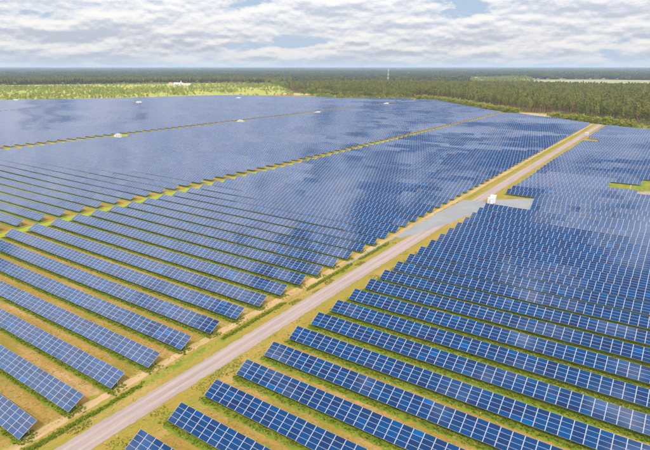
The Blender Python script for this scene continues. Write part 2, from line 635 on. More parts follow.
ribbon('road_verge', -83.6, -63.5, 5, 652, 0.008, M['verge'], 1.5, 0.45, 5, drift=0.3)
ribbon('sandy_track', -83.0, -80.8, 5, 640, 0.016, M['track'], 1.2, 0.14, 8, drift=0.35)
ribbon('ditch_grass', -79.8, -78.9, 5, 642, 0.020, M['ditch'], 0.5, 0.22, 9, drift=0.45)
ribbon('dirt_road', -76.3, -71.1, 5, 662, 0.026, M['road'], 0.8, 0.11, 11, drift=0.12)
M['rut'] = ground_mat('worn_wheel_track', [(0.36, 0.28, 0.24), ((0.33, 0.262, 0.235), 0.5, 0.45, 0.6, (1, 0.2, 1), 0.9), ((0.29, 0.225, 0.195), 3.0, 0.54, 0.7, U, 0.5)], 0.2, 8.0)
for xc in (-75.0, -72.9):
    ribbon('wheel_track', xc - .38, xc + .38, 5, 662, 0.031, M['rut'], 1.1, 0.07, int(-xc), drift=0.22)
ribbon('gravel_pad', -80.75, -80.15, 130, 163, 0.034, M['pad'], 1.2, 0.12, 13, drift=0.15)
sheet('gravel_pad', [(-80.9, 163.2), (-78.4, 163.5), (-75.2, 174), (-72.4, 187), (-70.4, 192), (-69.0, 205), (-66.6, 208), (-66.2, 222), (-50, 222), (-45.5, 240), (-47.0, 251), (-53, 252.5), (-60, 247),
                     (-66.5, 240.5), (-69.5, 234.5), (-74, 232.8), (-79.4, 231.5), (-80.6, 200)], 0.034, M['pad'], wob=0.28, step=1.4)
sheet('grass_opening', [(-28, 286), (40, 280), (40, 330), (-14, 335), (-28, 310)], 0.006, M['ditch'], wob=0.3, step=3, seed=12)
sheet('sandy_track', [(-13.5, 287), (30, 280), (30, 285), (-7.5, 292.5), (-6.2, 294.5), (30, 320), (30, 326), (-9.5, 300), (-14, 296)], 0.012, M['road'], wob=0.25, step=2, seed=9)
for k, (x, y) in enumerate([(-409, 281), (-406, 436), (-401, 582), (-408, 789), (-769, 569)]):
    sheet('bare_patch', [(x - 6, y - 3), (x + 13, y - 4), (x + 15, y + 2), (x + 2, y + 5), (x - 6, y + 4)], 0.018, M['clearing'], wob=0.5, step=3, seed=20 + k)
ribbon('grass_strip', -205.6, -200.2, 70, 738, 0.008, M['strip'], 2.0, 0.5, 15, drift=0.5)
ribbon('grass_strip', -426.6, -415.2, 150, 925, 0.008, M['strip'], 3.0, 0.6, 17, drift=0.5)
ribbon('grass_strip', -792.0, -783.0, 330, 870, 0.008, M['strip'], 4.0, 0.6, 19, drift=0.5)

# ------------------------------------------------------------------ haze
hz, N, L, b = new_mat('haze')
N.remove(b)
pv = N.new('ShaderNodeVolumePrincipled')
pv.inputs['Color'].default_value = (0.68, 0.83, 1.0, 1)
pv.inputs['Density'].default_value = 7.0e-5
pv.inputs['Anisotropy'].default_value = 0.0
L.new(pv.outputs[0], N['Material Output'].inputs['Volume'])
o = MB().box(-37000, 37000, -6000, 41000, -1.3, 78.0).build('haze', hz)
o['kind'] = 'stuff'

# ------------------------------------------------------------------ solar panel rows
def row_spans():
    rows = []                                    # (block, k, x0, x1)
    def inside(xs, yt):
        return in_poly(xs, np.full(xs.shape, yt), FIELD)
    for k in range(0, 108):
        yt = Y_FRONT0 + PITCH_ROW * k + 3.3
        for blk, x0, x1, k0 in (('right', -65.8, 26.0, 0), ('middle', -198.2, -82.2, 0), ('second', -413.5, -207.2, 4),
                                ('third', -781.5, -428.0, 15), ('fourth', -1160.0, -794.0, 33)):
            if k < k0:
                continue
            a, b2 = x0, x1
            if blk == 'right':
                if 23 <= k <= 25: a = -51.0 + (25 - k) * 1.3
                if 52 <= k <= 54: a = -55.5
                if k == 30: b2 = -12.8
                if k in (31, 32): b2 = -27.0
                if k in (33, 34): b2 = -12.8
            if blk == 'second':
                for yc in (279, 433, 579.5, 786.5):
                    if -12 < yt - 1.5 - yc < 4: a = -399.0
            if blk == 'third' and -19 < yt - 1.5 - 566 < 4: a = -758.0
            xs = np.arange(a, b2, COL)
            ok = inside(xs, yt + 3) & in_view(xs, np.full(xs.shape, yt), 39.0 if yt > 110 else 60.0)
            if ok.sum() < 4:
                continue
            xs = xs[ok]
            n = len(xs)
            if blk in ('middle', 'second', 'third', 'fourth') and ok[-1]:
                e = b2
                xs = e - COL * np.arange(n, 0, -1)
            rows.append((blk, k, float(xs[0]), n))
    return rows


SEG = 6
n_small = 8
SEED_T = 41


def table_state(x, y):
    """small settling of each table: tilt (rad), roll, height"""
    key = np.round(x * 3.1 + y * 17.7).astype(np.int64)
    h = (np.sin(key * 12.9898) * 43758.5453) % 1.0
    # groups of tables on rising or falling ground stand flatter or steeper than the rest
    g = 0.75 * snoise(x * 0.40, y, 0.042, 22) + 0.45 * snoise(x * 0.9, y * 1.1, 0.10, 27) + 0.25 * (h - 0.5)
    far = np.clip((y - 95.0) / 60.0, 0, 1) * np.clip((x + 330.0) / 120.0, 0.25, 1)
    t = TILT - R(4.2) * far * (g > 0.30) - R(2.0) * far * (g > 0.85) + R(1.2) * far * (g < -0.9) + R(0.5) * (h - 0.5)
    r = R(0.25) * snoise(x, y, 0.03, 5)
    z = 0.15 * snoise(x, y, 0.03, 9)
    return t, r, z


def col_frames(x0, n, yf, stagger):
    """per column: x left edge, tilt, height of the low edge"""
    i = np.arange(n)
    seg = (i + stagger) // SEG
    xc_seg = x0 + (seg * SEG + SEG / 2 - stagger) * COL
    t, r, z = table_state(xc_seg, np.full(n, yf))
    xl = x0 + i * COL
    zl = ZB + z + r * (xl - xc_seg)
    return xl, t, r, zl


def tints(n):
    t = np.clip(rng.normal(0.45, 0.15, n), 0.0, 0.85)
    hi = rng.random(n)
    t = np.where(hi < 0.013, rng.uniform(0.9, 1.0, n), t)
    t = np.where(hi > 0.93, rng.uniform(0.0, 0.12, n), t)
    return t


FE, FS = 0.060, 0.022                            # frame width at the ends and the long sides
MW = COL - 0.016                                 # module outer width
MH = MODH - 0.012


def panels_full(xl, t, r, zl, yf, sel):
    """joined framed modules; sel: bool (n x 4)"""
    ii, jj = np.nonzero(sel)
    m = len(ii)
    us = np.array([0, FE, MW - FE, MW])
    X = xl[ii]
    T, RR, Z = t[ii], r[ii], zl[ii]
    tn = tints(m)
    def P(u, v, w):
        vv = jj * MODH + v
        return np.stack([X + u, yf + vv * np.cos(T) - w * np.sin(T), Z + vv * np.sin(T) + w * np.cos(T) + RR * u], 1)
    pts = [P(0, 0, 0), P(MW, 0, 0), P(MW, MH, 0), P(0, MH, 0),                                  # 0-3 rim outer top
           P(FE, FS, 0), P(MW - FE, FS, 0), P(MW - FE, MH - FS, 0), P(FE, MH - FS, 0),         # 4-7 rim inner
           P(0, 0, -.04), P(MW, 0, -.04), P(MW, MH, -.04), P(0, MH, -.04)]                     # 8-11 bottom
    v = np.stack(pts, 1).reshape(-1, 3)
    f = [(4, 5, 6, 7), (0, 1, 5, 4), (1, 2, 6, 5), (2, 3, 7, 6), (3, 0, 4, 7), (0, 8, 9, 1), (1, 9, 10, 2), (2, 10, 11, 3), (3, 11, 8, 0), (8, 11, 10, 9)]
    q = (np.array(f)[None] + (np.arange(m) * 12)[:, None, None]).reshape(-1, 4)
    mi = np.tile([0] + [1] * 9, m)
    return v, q, mi, np.repeat(tn, len(f))


def panels_simple(xl, t, r, zl, yf, n):
    """far rows: a frame slab per column with four cell faces just proud of it"""
    v, q, mi, ti = [], [], [], []
    def P(u, vv, w):
        return np.stack([xl + u, yf + vv * np.cos(t) - w * np.sin(t), zl + vv * np.sin(t) + w * np.cos(t) + r * u], 1)
    pts = [P(0, 0, 0), P(MW, 0, 0), P(MW, SLANT, 0), P(0, SLANT, 0), P(0, 0, -.05), P(MW, 0, -.05), P(MW, SLANT, -.05), P(0, SLANT, -.05)]
    f = [(0, 1, 2, 3), (0, 4, 5, 1), (1, 5, 6, 2), (2, 6, 7, 3), (3, 7, 4, 0), (4, 7, 6, 5)]
    for j in range(4):
        a, b2 = j * MODH + FS, (j + 1) * MODH - FS - .012
        pts += [P(FE, a, .012), P(MW - FE, a, .012), P(MW - FE, b2, .012), P(FE, b2, .012)]
        f.append(tuple(8 + 4 * j + c for c in range(4)))
    np_ = len(pts)
    v = np.stack(pts, 1).reshape(-1, 3)
    q = (np.array(f)[None] + (np.arange(n) * np_)[:, None, None]).reshape(-1, 4)
    mi = np.tile([1] * 6 + [0] * 4, n)
    tn = tints(n * 4).reshape(n, 4)
    ti = np.concatenate([np.zeros((n, 6)), tn], 1).ravel()
    return v, q, mi, ti


def module_mesh(tn):
    v = [(0, 0, 0), (MW, 0, 0), (MW, MH, 0), (0, MH, 0), (FE, FS, 0), (MW - FE, FS, 0), (MW - FE, MH - FS, 0), (FE, MH - FS, 0),
         (FE, FS, -.004), (MW - FE, FS, -.004), (MW - FE, MH - FS, -.004), (FE, MH - FS, -.004),
         (0, 0, -.04), (MW, 0, -.04), (MW, MH, -.04), (0, MH, -.04)]
    f = [(8, 9, 10, 11), (0, 1, 5, 4), (1, 2, 6, 5), (2, 3, 7, 6), (3, 0, 4, 7), (4, 5, 9, 8), (5, 6, 10, 9), (6, 7, 11, 10), (7, 4, 8, 11),
         (0, 12, 13, 1), (1, 13, 14, 2), (2, 14, 15, 3), (3, 15, 12, 0), (12, 15, 14, 13)]
    return fm('solar_panel', v, f, [M['cell'], M['frame']], [0] + [1] * 13, [tn] * 14)


MODS = [module_mesh(t) for t in (0.04, 0.16, 0.26, 0.34, 0.40, 0.46, 0.52, 0.58, 0.66, 0.78, 0.95)]
MOD_P = np.array([4, 5, 9, 13, 14, 14, 12, 10, 6, 4, 1.4], float)
MOD_P /= MOD_P.sum()

pm = MB()
pm.bar((0, 0, 0), (0, 0, 1.0), 0.06, 0.06, 6)
POST = pm.mesh('support_post', M['steel'])


def frame_mesh(xl, t, zl, yf, n, detail):
    mb = MB()
    step = 2 if detail else 4
    for i in range(0, n, step):
        x = float(xl[i]) + COL / 2
        tt, z = float(t[i]), float(zl[i])
        c, s = math.cos(tt), math.sin(tt)
        p = lambda v, w: (x, yf + v * c - w * s, z + v * s + w * c)
        a, b2 = p(0.25, -.12), p(SLANT - .25, -.12)
        mb.bar(a, b2, 0.045, 0.045, 4)
        if i not in (0, n - 1) or not detail:
            m = p(2.25, -.14)
            mb.bar((m[0], m[1], 0), m, 0.06, 0.06, 5)
        m2 = p(1.0, -.14)
        mm = p(2.25, -.14)
        mb.bar((x, mm[1], 0.55), m2, 0.035, 0.035, 4)
    for v in (0.8, 2.9):
        for i in range(0, n, SEG):
            j = min(n - 1, i + SEG - 1)
            tt, z0, z1 = float(t[i]), float(zl[i]), float(zl[j])
            c, s = math.cos(tt), math.sin(tt)
            q = lambda x, z: (x, yf + v * c + .075 * s, z + v * s - .075 * c)
            mb.bar(q(float(xl[i]), z0), q(float(xl[j]) + MW, z1), 0.03, 0.03, 4)
    return mb.mesh('support_frame', M['steel'])


ORD = ['first', 'second', 'third', 'fourth', 'fifth', 'sixth', 'seventh', 'eighth', 'ninth', 'tenth', 'eleventh', 'twelfth', 'thirteenth', 'fourteenth']


def row_label(blk, k):
    if blk == 'right':
        if k < 14:
            return f'row of deep blue solar panels right of the dirt road, {ORD[k]} from the front', 'solar rows east of the dirt road'
        if 23 <= k <= 25:
            return 'shortened row of solar panels stopping behind the white cabin on the grey pad', 'shortened rows by the grey pad'
        if 52 <= k <= 54:
            return 'shortened far row of solar panels by the far roadside cabin', 'shortened rows by the far roadside cabin'
        if 30 <= k <= 34:
            return 'cut short row of solar panels bordering the grassy opening with forked path', 'cut short rows at the grassy opening'
        if k < 23:
            return 'row of blue solar panels east of the road, level with the grey gravel pad', 'mid distance rows east of the road'
        if k < 30:
            return 'row of solar panels between the grey gravel pad and the grassy opening', 'rows between pad and opening'
        return 'distant row of solar panels east of the road beyond the grassy opening', 'far rows east of the road'
    if blk == 'middle':
        if k < 14:
            return f'row of blue solar panels left of the dirt road, {ORD[k]} from the front', 'solar rows west of the dirt road'
        if k < 40:
            return 'row of solar panels packed close between the dirt road and the narrow grass strip', 'mid distance rows west of the road'
        return 'far row of solar panels with pale cloud reflections between dirt road and grass strip', 'far rows west of the road'
    if blk == 'second':
        kk = k - 5
        if 0 <= kk < 8:
            return f'row of greyish solar panels just past the narrow grass strip, {ORD[kk]} from its near end', 'rows past the first grass strip'
        yy = Y_FRONT0 + PITCH_ROW * k
        for lim, nm in ((290, 'nearest white cabin'), (440, 'second white cabin'), (590, 'third white cabin'), (795, 'farthest white cabin')):
            if yy < lim:
                return f'distant greyish solar row between the long grass strips, short of their {nm}', f'rows short of the {nm}'
        return 'distant solar row between the long grass strips, past their farthest white cabin', 'rows past the farthest white cabin'
    yy = Y_FRONT0 + PITCH_ROW * k
    if blk == 'third' and yy < 435:
        return 'very distant greyish row of solar panels behind the two nearest cabins of the second strip', 'very distant rows behind the nearest cabins'
    if blk == 'third' and yy < 590:
        return 'very distant greyish row of solar panels behind the third cabin of the second strip', 'very distant rows behind the third cabin'
    if blk == 'third':
        return 'very distant greyish row of solar panels close under the forest and bare clearing', 'very distant rows under the forest'
    return 'very distant greyish row of solar panels close under the yellow meadow', 'very distant rows under the meadow'


cam_v = np.array([0, 0, CAM_H])
fw = np.array([HX * math.cos(PITCH), HY * math.cos(PITCH), -math.sin(PITCH)])
rt = np.array([HY, -HX, 0])
upv = np.array([HX * math.sin(PITCH), HY * math.sin(PITCH), math.cos(PITCH)])


def project(p):
    d = p - cam_v
    w = d @ fw
    return 325 + F_PX * (d @ rt) / w, 225 - F_PX * (d @ upv) / w, w


rows = row_spans()
def size_key(rw):
    blk, k, x0, n = rw
    xs = x0 + COL * np.arange(n)
    y = Y_FRONT0 + PITCH_ROW * k
    v = in_view(xs, np.full(n, y), 33.0)
    d = np.hypot(np.hypot(xs, y), CAM_H)
    return float(np.sum(np.where(v, 1.0 / d ** 2, 1e-9 / d)))
rows.sort(key=size_key, reverse=True)
near_rows, far_rows = rows[:300], rows[300:]
near_rows.sort(key=lambda r: (('right', 'middle', 'second', 'third', 'fourth').index(r[0]), r[1]))

stag = {}
green = {'v': [], 'q': [], 'n': 0}


def add_green(x0, x1, yf, step, depth):
    n = max(2, int((x1 - x0) / step) + 1)
    xs = np.linspace(x0 - 0.9, x1 + (0.9 if x1 > -150 else 2.2), n)
    a = yf - depth + rng.normal(0, 0.16, n)
    b2 = yf + 2.4 + rng.normal(0, 0.25, n)
    a[0] += 0.7; a[-1] += 0.7
    v = np.zeros((n, 2, 3))
    v[:, 0, 0] = xs; v[:, 1, 0] = xs
    v[:, 0, 1] = a; v[:, 1, 1] = b2
    v[:, :, 2] = 0.012
    i = np.arange(n - 1) * 2 + green['n']
    green['v'].append(v.reshape(-1, 3))
    green['q'].append(np.stack([i, i + 2, i + 3, i + 1], 1))
    green['n'] += 2 * n


n_mod = 0
for blk, k, x0, n in near_rows:
    yf = Y_FRONT0 + PITCH_ROW * k
    stg = int(rng.integers(0, SEG))
    xl, t, r, zl = col_frames(x0, n, yf, stg)
    lab, grp = row_label(blk, k)
    ox = x0 + n * COL / 2
    root = thing('solar_panel_row', lab, 'solar panel row', (ox, yf + 1.65, 0), 0, grp)
    near = blk in ('right', 'middle') and k <= 12
    sel = np.zeros((n, 4), bool)
    if near:
        jj = np.arange(4)
        cx = (xl + COL / 2)[:, None] + 0 * jj
        cy = yf + (jj + .5)[None] * MODH * np.cos(t)[:, None]
        cz = zl[:, None] + (jj + .5)[None] * MODH * np.sin(t)[:, None]
        px, py, w = project(np.stack([cx, cy, cz], -1))
        dist = np.sqrt(cx ** 2 + cy ** 2 + (cz - CAM_H) ** 2)
        sel = (dist < 128) & (px > -6) & (px < 656) & (py < 456) & (w > 0)
        if sel.sum() > 300:
            cut = np.sort(dist[sel])[299]
            sel &= dist <= cut
    for i, j in zip(*np.nonzero(sel)):
        c, s = math.cos(t[i]), math.sin(t[i])
        me = MODS[rng.choice(len(MODS), p=MOD_P)]
        link('solar_panel', me, root, (xl[i] - ox, j * MODH * c - 1.65, zl[i] + j * MODH * s), (t[i], -r[i], 0))
        n_mod += 1
    if near or (blk in ('right', 'middle') and k < 24):
        rest = ~sel
        if rest.any():
            v, q, mi, ti = panels_full(xl, t, r, zl, yf, rest)
            v = v - np.array([ox, yf + 1.65, 0])
            o = link('solar_panels', fm('solar_panels', v, q, [M['cell'], M['frame']], mi, ti), root)
            o['kind'] = 'stuff'
    else:
        v, q, mi, ti = panels_simple(xl, t, r, zl, yf, n)
        v = v - np.array([ox, yf + 1.65, 0])
        o = link('solar_panels', fm('solar_panels', v, q, [M['cell'], M['frame']], mi, ti), root)
        o['kind'] = 'stuff'
    if k < 40:
        fme = frame_mesh(xl - ox, t, zl, -1.65, n, near)
        o = link('support_frame', fme, root)
        o['kind'] = 'stuff'
    if near:
        for i in (0, n - 1):
            c, s = math.cos(t[i]), math.sin(t[i])
            h = zl[i] + 2.25 * s - .14 * c
            o = link('support_post', POST, root, (xl[i] + COL / 2 - ox, 2.25 * c + .14 * s - 1.65, 0))
            o.scale = (1.3, 1.3, h)
    add_green(x0, x0 + n * COL, yf, 0.9 if k < 14 else (3.0 if k < 40 else 12.0), 1.05 if blk == 'right' else 0.65)

V, Q, MI, TI, nb = [], [], [], [], 0
for blk, k, x0, n in far_rows:
    yf = Y_FRONT0 + PITCH_ROW * k
    xl, t, r, zl = col_frames(x0, n, yf, int(rng.integers(0, SEG)))
    v, q, mi, ti = panels_simple(xl, t, r, zl, yf, n)
    V.append(v); Q.append(q + nb); MI.append(mi); TI.append(ti)
    nb += len(v)
    add_green(x0, x0 + n * COL, yf, 12.0, 1.0)
if V:
    o = link('distant_solar_panels', fm('distant_solar_panels', np.concatenate(V), np.concatenate(Q), [M['cell'], M['frame']], np.concatenate(MI), np.concatenate(TI)))
    tag(o, 'farthest grey solar panels in a thin sheet below the yellow green meadow', 'solar panels', None, 'stuff')
o = link('grass_band', fm('grass_band', np.concatenate(green['v']), np.concatenate(green['q']), [M['grass']]))
tag(o, 'green bands of grass under the front edges of the panel rows', 'grass', None, 'stuff')
print('rows', len(near_rows), len(far_rows), 'modules', n_mod)

# ------------------------------------------------------------------ vegetation prototypes (kept out of the scene)
PROTO = {}


def quad_cloud(cen, size, r, up=0.35, aspect=0.7):
    """random leaf quads at the given centres"""
    m = len(cen)
    nrm = r.normal(0, 1, (m, 3))
    nrm[:, 2] += up * 2
    nrm /= np.linalg.norm(nrm, axis=1)[:, None]
    a = np.cross(nrm, r.normal(0, 1, (m, 3)))
    a /= np.linalg.norm(a, axis=1)[:, None]
    b2 = np.cross(nrm, a)
    s = (size * r.uniform(0.6, 1.35, m))[:, None]
    h = s * aspect
    bend = nrm * s * 0.22
    v = np.stack([cen - a * s - b2 * h * .6, cen + a * s * .7 - b2 * h - bend, cen + a * s + b2 * h * .7, cen - a * s * .6 + b2 * h - bend], 1)
    q = (np.arange(m * 4).reshape(m, 4))
    return v.reshape(-1, 3), q


def pine_meshes(seed, h, quads=150, leaf=0.55, mat='pine'):
    r = np.random.default_rng(seed)
    mb = MB()
    lx, ly = r.uniform(-.35, .35, 2)
    pts = [(0, 0, -0.3), (lx * .3, ly * .3, h * .35), (lx * .8, ly * .8, h * .65), (lx, ly, h * .93)]
    rad = [0.24, 0.19, 0.13, 0.04]
    for i in range(3):
        mb.bar(pts[i], pts[i + 1], rad[i] * 1.15, rad[i + 1] * 1.15, 5)
    zs0 = r.uniform(0.46, 0.58)
    cl = []
    ncl = 15
    for i in range(ncl):
        f = zs0 + (1 - zs0) * ((i + r.uniform(0, .9)) / ncl)
        g = (f - zs0) / (1 - zs0)
        rr = (0.45 + 1.75 * math.sin(math.pi * min(1, g * .78 + .20)) ** 0.9) * r.uniform(.55, 1.1)
        a = i * 2.4 + r.uniform(-.6, .6)
        p = np.array([lx * f + rr * .62 * math.cos(a), ly * f + rr * .62 * math.sin(a), f * h])
        cl.append((p, rr * .55 + .3))
        if i % 2 == 0 and i < 11:
            mb.bar((lx * f, ly * f, f * h - .35), tuple(p), 0.05, 0.02, 4)
    per = max(3, quads // ncl)
    cen, tn = [], []
    for p, s in cl:
        d = r.normal(0, 1, (per, 3))
        d /= np.linalg.norm(d, axis=1)[:, None]
        d *= (r.uniform(.25, 1, per) ** .5)[:, None] * np.array([s, s, s * .72])
        cen.append(p + d)
        tn.append(np.clip(r.normal(.5, .12) + r.normal(0, .18, per), 0, 1))
    cen, tn = np.concatenate(cen), np.concatenate(tn)
    v, q = quad_cloud(cen, leaf * 1.25, r)
    crown = fm('crown', v, q, [M[mat]], None, tn)
    return mb.mesh('trunk', M['pine_bark']), crown, mb, (v, q, tn)


def broad_meshes(seed, h, w, quads=260, leaf=0.6, mat='leaf', low=0.22, ncl=18):
    r = np.random.default_rng(seed)
    mb = MB()
    mb.bar((0, 0, -.3), (.1, .05, h * .35), 0.03 * h * .75, 0.02 * h * .7, 6)
    cen, tn = [], []
    for i in range(ncl):
        f = low + (0.93 - low) * r.uniform(0, 1) ** .9
        g = (f - low) / (1 - low)
        rr = w * (0.35 + .65 * math.sin(math.pi * min(1, g * .8 + .17))) * r.uniform(.35, .85)
        a = i * 2.4 + r.uniform(-.5, .5)
        p = np.array([rr * math.cos(a), rr * math.sin(a), f * h])
        if i % 2 == 0:
            mb.bar((.1, .05, h * min(.33, f * .7)), tuple(p), 0.008 * h, 0.003 * h, 4)
        s = w * r.uniform(.28, .48)
        per = quads // ncl
        d = r.normal(0, 1, (per, 3))
        d /= np.linalg.norm(d, axis=1)[:, None]
        d *= (r.uniform(.3, 1, per) ** .5)[:, None] * np.array([s, s, s * .8])
        cen.append(p + d)
        tn.append(np.clip(r.normal(.5, .13) + r.normal(0, .16, per), 0, 1))
    cen, tn = np.concatenate(cen), np.concatenate(tn)
    cen[:, 2] = np.maximum(cen[:, 2], .15)
    v, q = quad_cloud(cen, leaf, r)
    return mb.mesh('trunk', M['bark']), fm('crown', v, q, [M[mat]], None, tn), mb, (v, q, tn)


def joined(name, mb, foliage, barkm, leafm):
    v, q, tn = foliage
    nv = len(mb.v)
    V = np.concatenate([np.array([tuple(p) for p in mb.v]), v])
    Qb = np.array(mb.q, np.int32).reshape(-1, 4)
    QQ = np.concatenate([Qb, q + nv])
    T = np.array(mb.t, np.int32).reshape(-1, 3)
    mi = [0] * len(Qb) + [1] * len(q) + [0] * len(T)
    ti = np.concatenate([np.full(len(Qb), .5), tn, np.full(len(T), .5)])
    return fm(name, V, QQ, [barkm, leafm], mi, ti, tris=T)


def proto(group, name, me):
    col = PROTO.get(group)
    if col is None:
        col = PROTO[group] = bpy.data.collections.new('proto_' + group)
    o = bpy.data.objects.new(name, me)
    col.objects.link(o)


def scatter(name, pts, group, scl, label, cat, kind='stuff'):
    pts = np.asarray(pts, np.float32)
    n = len(pts)
    me = bpy.data.meshes.new(name)
    me.vertices.add(n)
    me.vertices.foreach_set('co', pts.ravel())
    for nm, typ, val in (('idx', 'INT', rng.integers(0, 1000, n)), ('rotz', 'FLOAT', rng.uniform(0, 6.283, n)), ('scl', 'FLOAT', scl)):
        a = me.attributes.new(nm, typ, 'POINT')
        a.data.foreach_set('value', np.asarray(val, np.int32 if typ == 'INT' else np.float32))
    o = link(name, me)
    tag(o, label, cat, None, kind)
    ng = bpy.data.node_groups.new('scatter_' + name, 'GeometryNodeTree')
    ng.interface.new_socket('Geometry', in_out='INPUT', socket_type='NodeSocketGeometry')
    ng.interface.new_socket('Geometry', in_out='OUTPUT', socket_type='NodeSocketGeometry')
    gi, go = ng.nodes.new('NodeGroupInput'), ng.nodes.new('NodeGroupOutput')
    ip = ng.nodes.new('GeometryNodeInstanceOnPoints')
    ci = ng.nodes.new('GeometryNodeCollectionInfo')
    ci.inputs['Collection'].default_value = PROTO[group]
    ci.inputs['Separate Children'].default_value = True
    ci.inputs['Reset Children'].default_value = True
    def attr(nm, dt):
        a = ng.nodes.new('GeometryNodeInputNamedAttribute')
        a.data_type = dt
        a.inputs['Name'].default_value = nm
        return a.outputs['Attribute']
    cx = ng.nodes.new('ShaderNodeCombineXYZ')
    ng.links.new(attr('rotz', 'FLOAT'), cx.inputs[2])
    ng.links.new(gi.outputs[0], ip.inputs['Points'])
    ng.links.new(ci.outputs[0], ip.inputs['Instance'])
    ip.inputs['Pick Instance'].default_value = True
    ng.links.new(attr('idx', 'INT'), ip.inputs['Instance Index'])
    ng.links.new(cx.outputs[0], ip.inputs['Rotation'])
    ng.links.new(attr('scl', 'FLOAT'), ip.inputs['Scale'])
    ng.links.new(ip.outputs[0], go.inputs[0])
    md = o.modifiers.new('scatter', 'NODES')
    md.node_group = ng
    return o


def jitter_grid(x0, x1, y0, y1, sp):
    gx, gy = np.meshgrid(np.arange(x0, x1, sp), np.arange(y0, y1, sp))
    gx = gx.ravel() + rng.uniform(-.45, .45, gx.size) * sp
    gy = gy.ravel() + rng.uniform(-.45, .45, gy.size) * sp
    return gx, gy


PINES, BROADS, BUSHES, SHRUBS = [], [], [], []
for s in range(6):
    tm, cm, mb, fo = pine_meshes(100 + s, 17.5 + 1.1 * s % 4)
    PINES.append((tm, cm))
    proto('pine', f'pine_{s}', joined('pine', mb, fo, M['pine_bark'], M['pine']))
for s in range(4):
    tm, cm, mb, fo = broad_meshes(200 + s, 12 + s, 4.2 + .4 * s)
    BROADS.append((tm, cm))
    proto('broad', f'broad_{s}', joined('broad', mb, fo, M['bark'], M['leaf']))
for s in range(4):
    tm, cm, mb, fo = broad_meshes(300 + s, 5.6 + .5 * s, 2.7, 170, .42, 'bush', 0.06, 14)
    BUSHES.append((tm, cm))
for s in range(4):
    tm, cm, mb, fo = broad_meshes(330 + s, 3.0 + .6 * s, 2.0, 70, .45, 'shrub', 0.05, 9)
    SHRUBS.append((tm, cm))
    proto('shrub', f'shrub_{s}', joined('shrub', mb, fo, M['bark'], M['shrub']))
# clump of crowns for the middle and far distance
for s in range(5):
    r = np.random.default_rng(400 + s)
    cen, tn = [], []
    for i in range(16):
        p = np.array([r.uniform(-17, 17), r.uniform(-17, 17), 0])
        h = r.uniform(14, 20)
        w = r.uniform(2.2, 3.6)
        m = 26
        d = r.normal(0, 1, (m, 3)); d /= np.linalg.norm(d, axis=1)[:, None]
        d *= (r.uniform(.4, 1, m) ** .5)[:, None] * np.array([w, w, h * .28])
        cen.append(p + d + np.array([0, 0, h * .70]))
        tn.append(np.clip(r.normal(.5, .16) + r.normal(0, .12, m), 0, 1))
    v, q = quad_cloud(np.concatenate(cen), 1.5, r, .5, .9)
    proto('clump', f'clump_{s}', fm('clump', v, q, [M['far_leaf']], None, np.concatenate(tn)))
for s in range(3):
    r = np.random.default_rng(500 + s)
    m = 16
    b0 = np.stack([r.normal(0, .10, m), r.normal(0, .10, m), np.zeros(m)], 1)
    a = r.uniform(0, 6.283, m)
    hh = r.uniform(.25, .55, m)
    tip = b0 + np.stack([np.cos(a) * hh * .55, np.sin(a) * hh * .55, hh], 1)
    side = np.stack([-np.sin(a), np.cos(a), 0 * a], 1) * .055
    mid = (b0 + tip) / 2 + np.array([0, 0, .06])
    v = np.stack([b0 - side * .6, b0 + side * .6, mid + side, tip, mid - side], 1).reshape(-1, 3)
    i = np.arange(m) * 5
    q = np.stack([i, i + 1, i + 2, i + 4], 1)
    t3 = np.stack([i + 4, i + 2, i + 3], 1)
    proto('tuft', f'tuft_{s}', fm('tuft', v, q, [M['tuft']], None, r.uniform(0, 1, 2 * m), tris=t3))
    proto('dry', f'dry_{s}', fm('dry', v * np.array([1.1, 1.1, .55]), q, [M['dry_tuft']], None, r.uniform(0, 1, 2 * m), tris=t3))

# grass along the low edges of the near rows, in the ditch and on the verge
tp, ts = [], []
for blk, k, x0, n in near_rows:
    if blk not in ('right', 'middle') or k > 14:
        continue
    yf = Y_FRONT0 + PITCH_ROW * k
    x1 = x0 + n * COL
    m = int((x1 - x0) * 9)
    xs = rng.uniform(x0 - .8, x1 + .8, m)
    ys = yf + rng.triangular(-1.0 if blk == 'right' else -.6, -.1, 1.2, m)
    keep = in_view(xs, ys, 36)
    tp.append(np.stack([xs[keep], ys[keep], np.zeros(keep.sum())], 1))
    for xe in (x0 + .4, x1 - .4):
        m = 70
        tp.append(np.stack([rng.normal(xe, .8, m), yf + rng.uniform(-.6, 3.0, m), np.zeros(m)], 1))
ys = rng.uniform(15, 158, 5200)
xs = -79.4 + rng.normal(0, .32, 5200)
keep = snoise(ys, xs * 3, 0.25, 31) > -0.35
tp.append(np.stack([xs[keep], ys[keep], 0 * xs[keep]], 1))
ys = rng.uniform(15, 158, 9000)
xs = np.where(rng.random(9000) < .5, rng.uniform(-78.4, -76.6, 9000), rng.uniform(-70.8, -66.0, 9000))
keep = snoise(xs, ys, 0.45, 33) > 0.95
tp.append(np.stack([xs[keep], ys[keep], 0 * xs[keep]], 1))
tsz = [rng.uniform(.4, .85, len(p_)) if i_ < len(tp) - 1 else rng.uniform(.2, .5, len(p_)) for i_, p_ in enumerate(tp)]
tp = np.concatenate(tp)
scatter('tall_grass', tp, 'tuft', np.concatenate(tsz), 'tall green grass growing along the low edges of the panel rows and ditch', 'grass')
xs, ys = rng.uniform(-175, 20, 20000), rng.uniform(26, 110, 20000)
keep = in_view(xs, ys, 34) & ~((xs > -77) & (xs < -70.6)) & (snoise(xs, ys, 0.3, 35) > -.6)
dp = np.stack([xs[keep], ys[keep], 0 * xs[keep]], 1)
scatter('dry_grass', dp, 'dry', rng.uniform(.3, .75, len(dp)), 'short dry straw coloured grass on the ground between the rows', 'grass')

